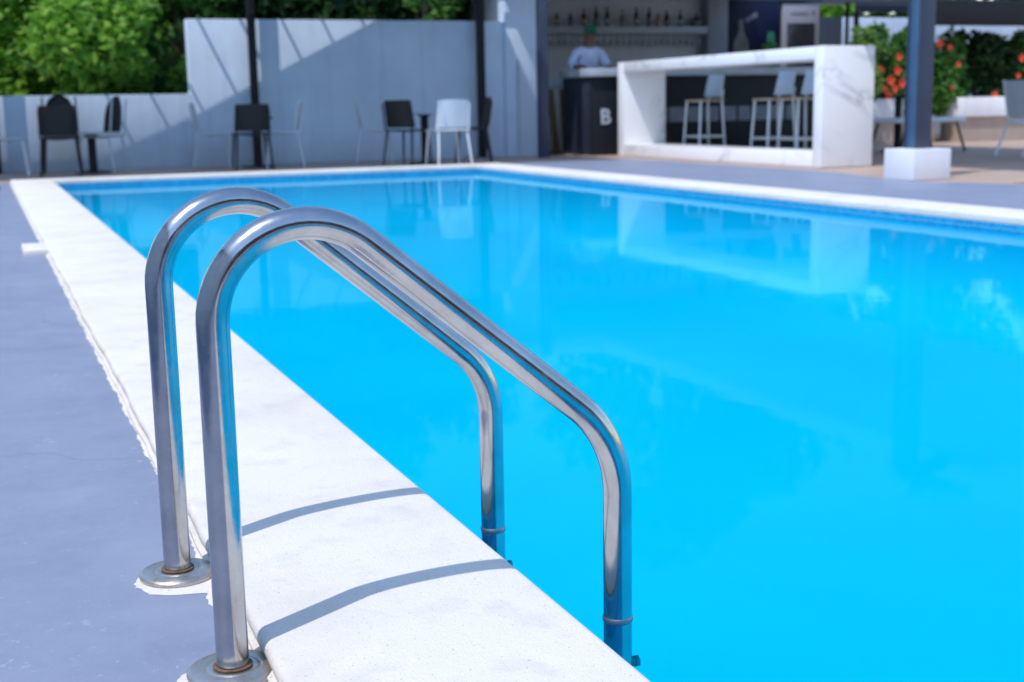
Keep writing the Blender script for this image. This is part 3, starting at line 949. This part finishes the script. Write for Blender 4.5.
for k in range(7):
    m = MB(); m.box(-.22 + k * .055, -.18 + k * .055, -.287, -.282, 2.25, 2.285 + .01 * (k % 2)); m.build('header_mark', 'mark', fr_)
m = MB(); m.box(.24, .29, -.287, -.282, 2.26, 2.32); m.build('header_logo', 'mark', fr_)
m = MB(); m.box(14.32, 14.98, 20.6, 20.75, -.06, 2.2, .006)
tag(m.build('grey_partition', 'pillar'), 'short grey partition wall right of the display fridge', 'wall')
# green houseplant tip behind the marble table left of the cooler
# garden wall, beam frame, planters and shrubs on the right
m = MB(); m.box(14.0, 40, 22.0, 22.2, -.06, 2.3, .006)
tag(m.build('garden_wall', 'palewall'), 'pale blue garden wall behind the red flowering shrubs', 'wall')
bf_ = thing('beam_frame', 'dark steel beam frame on thin black posts before the pale garden wall', 'beam frame', (15.07, 20.3, DZ))
m = MB(); m.box(0, 12, -.06, .06, 2.31, 2.5, .005); m.build('beam', 'navy', bf_)
for x in (0.0, 6.0, 11.9):
    m = MB(); m.box(x - .035, x + .035, -.035, .035, 0, 2.308, .003); m.build('post', 'blackmetal', bf_)
aw = thing('awning', 'long dark awning over the planters at the top right', 'awning', (17.9, 18.6, DZ))
m = MB(); m.grid(lambda u, v: (-3.7 + 10.1 * u, -.9 + 2.4 * v, 2.32 + .18 * v), 6, 3, .03); m.build('canopy', 'canvas', aw, 0)
m = MB(); m.box(-3.7, 6.4, -.93, -.905, 1.90, 2.31, .004); m.build('fascia', 'blackmetal', aw)
for x in (-3.4, 6.0):
    m = MB(); m.tube([(x, 1.2, 0), (x, 1.2, 2.42)], .035, 10); m.build('post', 'blackmetal', aw)

def planter(x0, x1, y, label, ztop=.70):
    t = thing('planter', label, 'planter', ((x0 + x1) / 2, y, DZ), 0, 'white planters on the terrace')
    w = (x1 - x0) / 2
    m = MB(); m.box(-w, w, 0, .55, .41, ztop - DZ, .01); m.build('white_box', 'concrete', t)
    m = MB(); m.box(-w + .06, w - .06, .06, .5, 0, .408); m.build('base', 'beige', t)
    return t
planter(15.25, 22, 17.7, 'long white planter on beige base behind the grey sling chair')
planter(12.2, 14.2, 17.8, 'short white planter behind the dark blue roof post')
m = MB(); m.box(14.3, 15.0, 17.95, 18.1, -.06, .42, .005)
tag(m.build('beige_wall', 'beige'), 'low beige wall between the two white planters', 'wall')

def shrub(x, y, z0, h, rx, mat, n_leaf, size, label, flowers, name='flowering_shrub', cat='shrub', group=None, nb=16):
    t = thing(name, label, cat, (x, y, z0), 0, group)
    blobs = []
    s_ = MB()
    for k in range(nb):
        a = random.uniform(0, 2 * math.pi); q = random.uniform(.1, .85)
        z = random.uniform(.15 * h, .9 * h)
        p = (math.cos(a) * rx * q, math.sin(a) * .3 * q, z)
        blobs.append((*p, rx * .42, .25, h * .22))
        s_.tube([(p[0] * .15, p[1] * .15, 0), (p[0] * .6, p[1] * .6, z * .6), p], [.016, .012, .005], 5)
    s_.build('stem', 'bark', t, 60)
    leaf_cloud(blobs, n_leaf, size).build('foliage', mat, t, 0)
    for (fx, fz, fs) in flowers:
        m = MB(); fs *= .68
        for b in range(5):
            a = 2 * math.pi * b / 5
            m.grid(lambda u, v, a=a: ((math.cos(a) * v + math.cos(a + 1.57) * (u - .5) * .9 * math.sin(math.pi * min(.95, v * .9 + .05))) * fs, -.03 - .5 * fs * v * v, (math.sin(a) * v + math.sin(a + 1.57) * (u - .5) * .9 * math.sin(math.pi * min(.95, v * .9 + .05))) * fs), 3, 4)
        m.tube([(0, 0, 0), (0, -fs * .9, fs * .1)], fs * .08, 5)
        m.build('flower', 'petal', t, 60, (fx, -.34, fz))
    return t
GS = 'shrubs in the planters'
shrub(14.1, 18.1, .45, 1.35, .55, 'leaf_mid', 3600, .09, 'dark green shrub with a cluster of red flowers left of the blue post', [(-.45, .72, .10), (-.25, .55, .13), (-.12, .70, .12), (-.38, .42, .10), (-.1, .92, .10), (-.02, .5, .12), (-.28, .30, .11), (-.55, .55, .09), (-.16, .42, .11), (.2, .8, .1)], group=GS)
shrub(13.62, 17.95, .60, 1.35, .16, 'leaf_lime', 420, .09, 'tall pale lime plant just right of the marble end panel', [], 'upright_plant', 'plant', GS, 7)
shrub(15.0, 18.2, .30, 1.45, .75, 'leaf_mid', 3600, .09, 'mid green shrub right of the blue post with red flowers near its top', [(-.1, 1.28, .12), (.12, 1.22, .09), (.2, .56, .10), (.3, .95, .08)], group=GS)
shrub(16.3, 18.2, .50, 1.35, .85, 'leaf_dark', 3600, .09, 'dark shrub in the long planter, one red flower low by the sling chair', [(-.2, .22, .12), (.35, .85, .11), (.3, .55, .08), (.5, .25, .11)], group=GS)
shrub(17.4, 18.0, .55, 1.4, .8, 'leaf_mid', 3600, .09, 'green shrub at the right edge with big red flowers', [(-.35, 1.0, .13), (-.4, .9, .10), (-.2, .72, .09), (.1, .8, .13), (.3, .9, .1)], group=GS)
shrub(19.0, 18.0, .60, 1.4, .8, 'leaf_mid', 1200, .09, 'rightmost green shrub, at the end of the long planter', [(-.4, .8, .1), (.2, .5, .1)], group=GS)
tree('dark_hedge_tree', 'dark evergreen tree above the garden wall behind the awning', 'tree', 19.6, 23.6, 3.6, 1.6, 1.3, 'leaf_dark', 3500, .12, 'evergreens behind the garden wall', .8)
tree('dark_hedge_tree', 'dark evergreen tree at the top right corner', 'tree', 22.8, 24.0, 3.8, 1.8, 1.4, 'leaf_dark', 3500, .12, 'evergreens behind the garden wall', .8)
tree('bright_tree', 'light green tree above the grey partition', 'tree', 16.6, 23.6, 4.2, 1.4, 1.3, 'leaf_bright', 3000, .12, None, 1.0)
for k, (xx, yy, hh) in enumerate(((13.2, 24.0, 8.5), (17.4, 26.0, 9.0), (21.6, 26.0, 9.0), (26.5, 26.5, 9.0))):
    tree('broad_tree', ('green tree behind the bar roof, above the navy cooler', 'tall mid green tree between the grey partition and the beam', 'tall green tree above the pale garden wall, right of the blue post', 'outermost tall green tree past the right edge of the garden wall')[k], 'tree', xx, yy, hh, 2.8, 2.2, 'leaf_mid', 9000, .19, 'trees beyond the terrace', 1.0, 26)
shrub(11.6, 17.9, 1.0, .55, .25, 'leaf_mid', 250, .06, 'small pot plant on the bar end left of the navy cooler', [], 'pot_plant', 'plant', None, 5)

# terrace furniture at right
def sling_chair(loc, rz, label):
    t = thing('sling_chair', label, 'chair', loc, rz)
    for sx in (-1, 1):
        m = MB(); m.tube([(sx * .26, -.38, 0), (sx * .26, -.20, .42), (sx * .26, -.30, .93)], .017, 8)
        m.tube([(sx * .26, .34, 0), (sx * .26, .22, .43), (sx * .26, -.20, .42)], .016, 8)
        m.tube([(sx * .285, .25, .43), (sx * .285, .2, .66), (sx * .285, -.24, .66)], .014, 8)
        m.build('side_frame', 'alu', t, 60)
    m = MB(); m.grid(lambda u, v: ((u - .5) * .5, -.2 + .43 * v, .435 - .03 * math.sin(math.pi * u)), 6, 5, .012); m.build('seat', 'white', t, 50)
    m = MB(); m.grid(lambda u, v: ((u - .5) * .5, -.21 - .09 * v, .47 + .45 * v), 5, 6, .014); m.build('backrest', 'pale', t, 50)
    return t
sling_chair((12.2, 12.75, DZ), R(-95), 'grey sling chair with slanted metal legs at the right photo edge')
lt = thing('terrace_table', 'low white topped table with slanted dark legs behind the blue post', 'table', (12.05, 14.8, DZ))
m = MB(); m.box(-.62, .5, -.4, .4, .40, .47, .02); m.build('tabletop', 'white', lt)
for sx in (-1, 1):
    for sy in (-1, 1):
        m = MB(); m.tube([(sx * .42, sy * .3, .4), (sx * .55, sy * .34, 0)], .018, 8); m.build('leg', 'blackmetal', lt)
bt = thing('bar_height_table', 'black pedestal table between the marble end panel and the blue post', 'table', (11.92, 15.05, DZ))
m = MB(); m.lathe([(0, .74), (.27, .74), (.28, .75), (.28, .765), (.27, .77), (0, .77)], seg=28); m.build('tabletop', 'blackmetal', bt)
m = MB(); m.lathe([(0, .02), (.05, .02), (.05, .739), (0, .739)], seg=16); m.build('pedestal', 'blackmetal', bt)
m = MB(); m.lathe([(0, 0), (.22, 0), (.2, .019), (0, .019)], seg=24); m.build('base', 'blackmetal', bt)
chair((11.5, 15.6, DZ), R(-70), 'black chair tucked behind the right side of the marble table', 'black', 'black', group='chairs on the right terrace', h=.8)

# ------------------------------------------------------------------ barman
def skin_mesh(name, verts, edges, root, mat, parent=None, sub=2, extra=None):
    me = bpy.data.meshes.new(name + '_sk')
    me.from_pydata([v[:3] for v in verts], edges, [])
    o = bpy.data.objects.new(name, me); COL.objects.link(o)
    sm = o.modifiers.new('s', 'SKIN'); sm.use_smooth_shade = True
    if not me.skin_vertices:
        me.skin_vertices.new() if hasattr(me.skin_vertices, 'new') else None
    for i, v in enumerate(verts):
        d = me.skin_vertices[0].data[i]
        r_ = v[3]
        d.radius = r_ if isinstance(r_, tuple) else (r_, r_)
        d.use_root = (i == root)
    ss = o.modifiers.new('u', 'SUBSURF'); ss.levels = sub; ss.render_levels = sub
    bpy.context.view_layer.update()
    out = bpy.data.meshes.new_from_object(o.evaluated_get(bpy.context.evaluated_depsgraph_get()))
    bpy.data.objects.remove(o, do_unlink=True)
    if extra:
        b = bmesh.new(); b.from_mesh(out); extra(b); b.to_mesh(out); b.free()
    for f in out.polygons:
        f.use_smooth = True
    out.materials.clear(); out.materials.append(M[mat])
    o = bpy.data.objects.new(name, out); COL.objects.link(o)
    if parent:
        o.parent = parent
    return o
# the figure faces -Y, leaning on the worktop, head bent
pv = []; pe = []
def jv(x, y, z, r_, frm=None):
    pv.append((x, y, z, r_)); i = len(pv) - 1
    if frm is not None:
        pe.append((frm, i))
    return i
pel = jv(0, .02, .96, (.15, .105))
wst = jv(0, .0, 1.13, (.135, .095), pel)
chs = jv(0, -.05, 1.34, (.165, .11), wst)
shd = jv(0, -.07, 1.46, (.13, .085), chs)
nk = jv(0, -.10, 1.55, .052, shd)
hd0 = jv(0, -.135, 1.62, (.062, .075), nk)
hd1 = jv(0, -.155, 1.70, (.076, .095), hd0)
hd2 = jv(0, -.15, 1.775, (.062, .078), hd1)
arm = {}
for s in (-1, 1):
    a0 = jv(s * .19, -.06, 1.43, .062, shd)
    a1 = jv(s * .275, -.12, 1.22 + .02, .046, a0)
    a2 = jv(s * .23, -.36, 1.24, .032, a1)
    a3 = jv(s * .2, -.44, 1.238, (.036, .02), a2)
    for q, (dx, L) in enumerate(((-.03, .07), (-.01, .085), (.01, .08), (.03, .06))):
        f1 = jv(s * (.2 - dx), -.475, 1.242, .0095, a3)
        f2 = jv(s * (.2 - dx * 1.1), -.475 - L * .5, 1.24, .009, f1)
        jv(s * (.2 - dx * 1.1), -.475 - L, 1.222, .007, f2)
    t1 = jv(s * .155, -.44, 1.235, .011, a3)
    jv(s * .14, -.475, 1.228, .009, t1)
    k0 = jv(s * .1, .03, .86, .088, pel)
    k1 = jv(s * .105, .01, .5, .058, k0)
    k2 = jv(s * .11, .05, .09, .04, k1)
    jv(s * .115, -.1, .04, .035, k2)
def face(b):
    def ell(c, r_, seg=10):
        res = bmesh.ops.create_uvsphere(b, u_segments=seg, v_segments=8, radius=1)
        bmesh.ops.transform(b, matrix=Matrix.Translation(c) @ Matrix.Diagonal((*r_, 1)), verts=res['verts'])
    ell((0, -.252, 1.675), (.014, .022, .022))
    for s in (-1, 1):
        ell((s * .078, -.145, 1.69), (.012, .02, .032))
        ell((s * .03, -.238, 1.705), (.014, .012, .009))
    ell((0, -.235, 1.64), (.026, .014, .009))
person = thing('person', 'barman in light blue shirt and green cap leaning over the bar', 'person', (8.60, 18.15, DZ), R(-8))
person.scale = (1.03, 1.03, 1.03)
body = skin_mesh('body', pv, pe, 0, 'skin', person, 2, face)
sv = [(0, .02, .93, (.172, .13)), (0, 0, 1.13, (.16, .118)), (0, -.05, 1.34, (.19, .132)), (0, -.07, 1.475, (.135, .098)), (0, -.095, 1.52, (.075, .07))]
se = [(0, 1), (1, 2), (2, 3), (3, 4)]
for s in (-1, 1):
    i = len(sv)
    sv += [(s * .195, -.06, 1.435, .080), (s * .28, -.115, 1.25, .066), (s * .255, -.25, 1.248, .054)]
    se += [(3, i), (i, i + 1), (i + 1, i + 2)]
skin_mesh('shirt', sv, se, 0, 'shirt', person)
tv = [(0, .02, .95, (.168, .122))]; te = []
for s in (-1, 1):
    i = len(tv)
    tv += [(s * .1, .03, .85, .1), (s * .105, .01, .5, .072), (s * .11, .05, .1, .06)]
    te += [(0, i), (i, i + 1), (i + 1, i + 2)]
skin_mesh('trousers', tv, te, 0, 'trouser', person)
m = MB()
m.lathe([(.092, -.012), (.097, 0), (.096, .035), (.082, .075), (.05, .098), (0, .105)], seg=24)
m.grid(lambda u, v: ((u - .5) * .16 * (1 - .35 * v * v), -.08 - .085 * v, .0 - .012 * v + .012 * (1 - (2 * u - 1) ** 2)), 8, 4, .006)
m.move(Matrix.Translation((0, -.155, 1.745)) @ Matrix.Rotation(R(8), 4, 'X') @ Matrix.Diagonal((1, 1.12, 1, 1)))
m.build('cap', 'cap', person, 50)
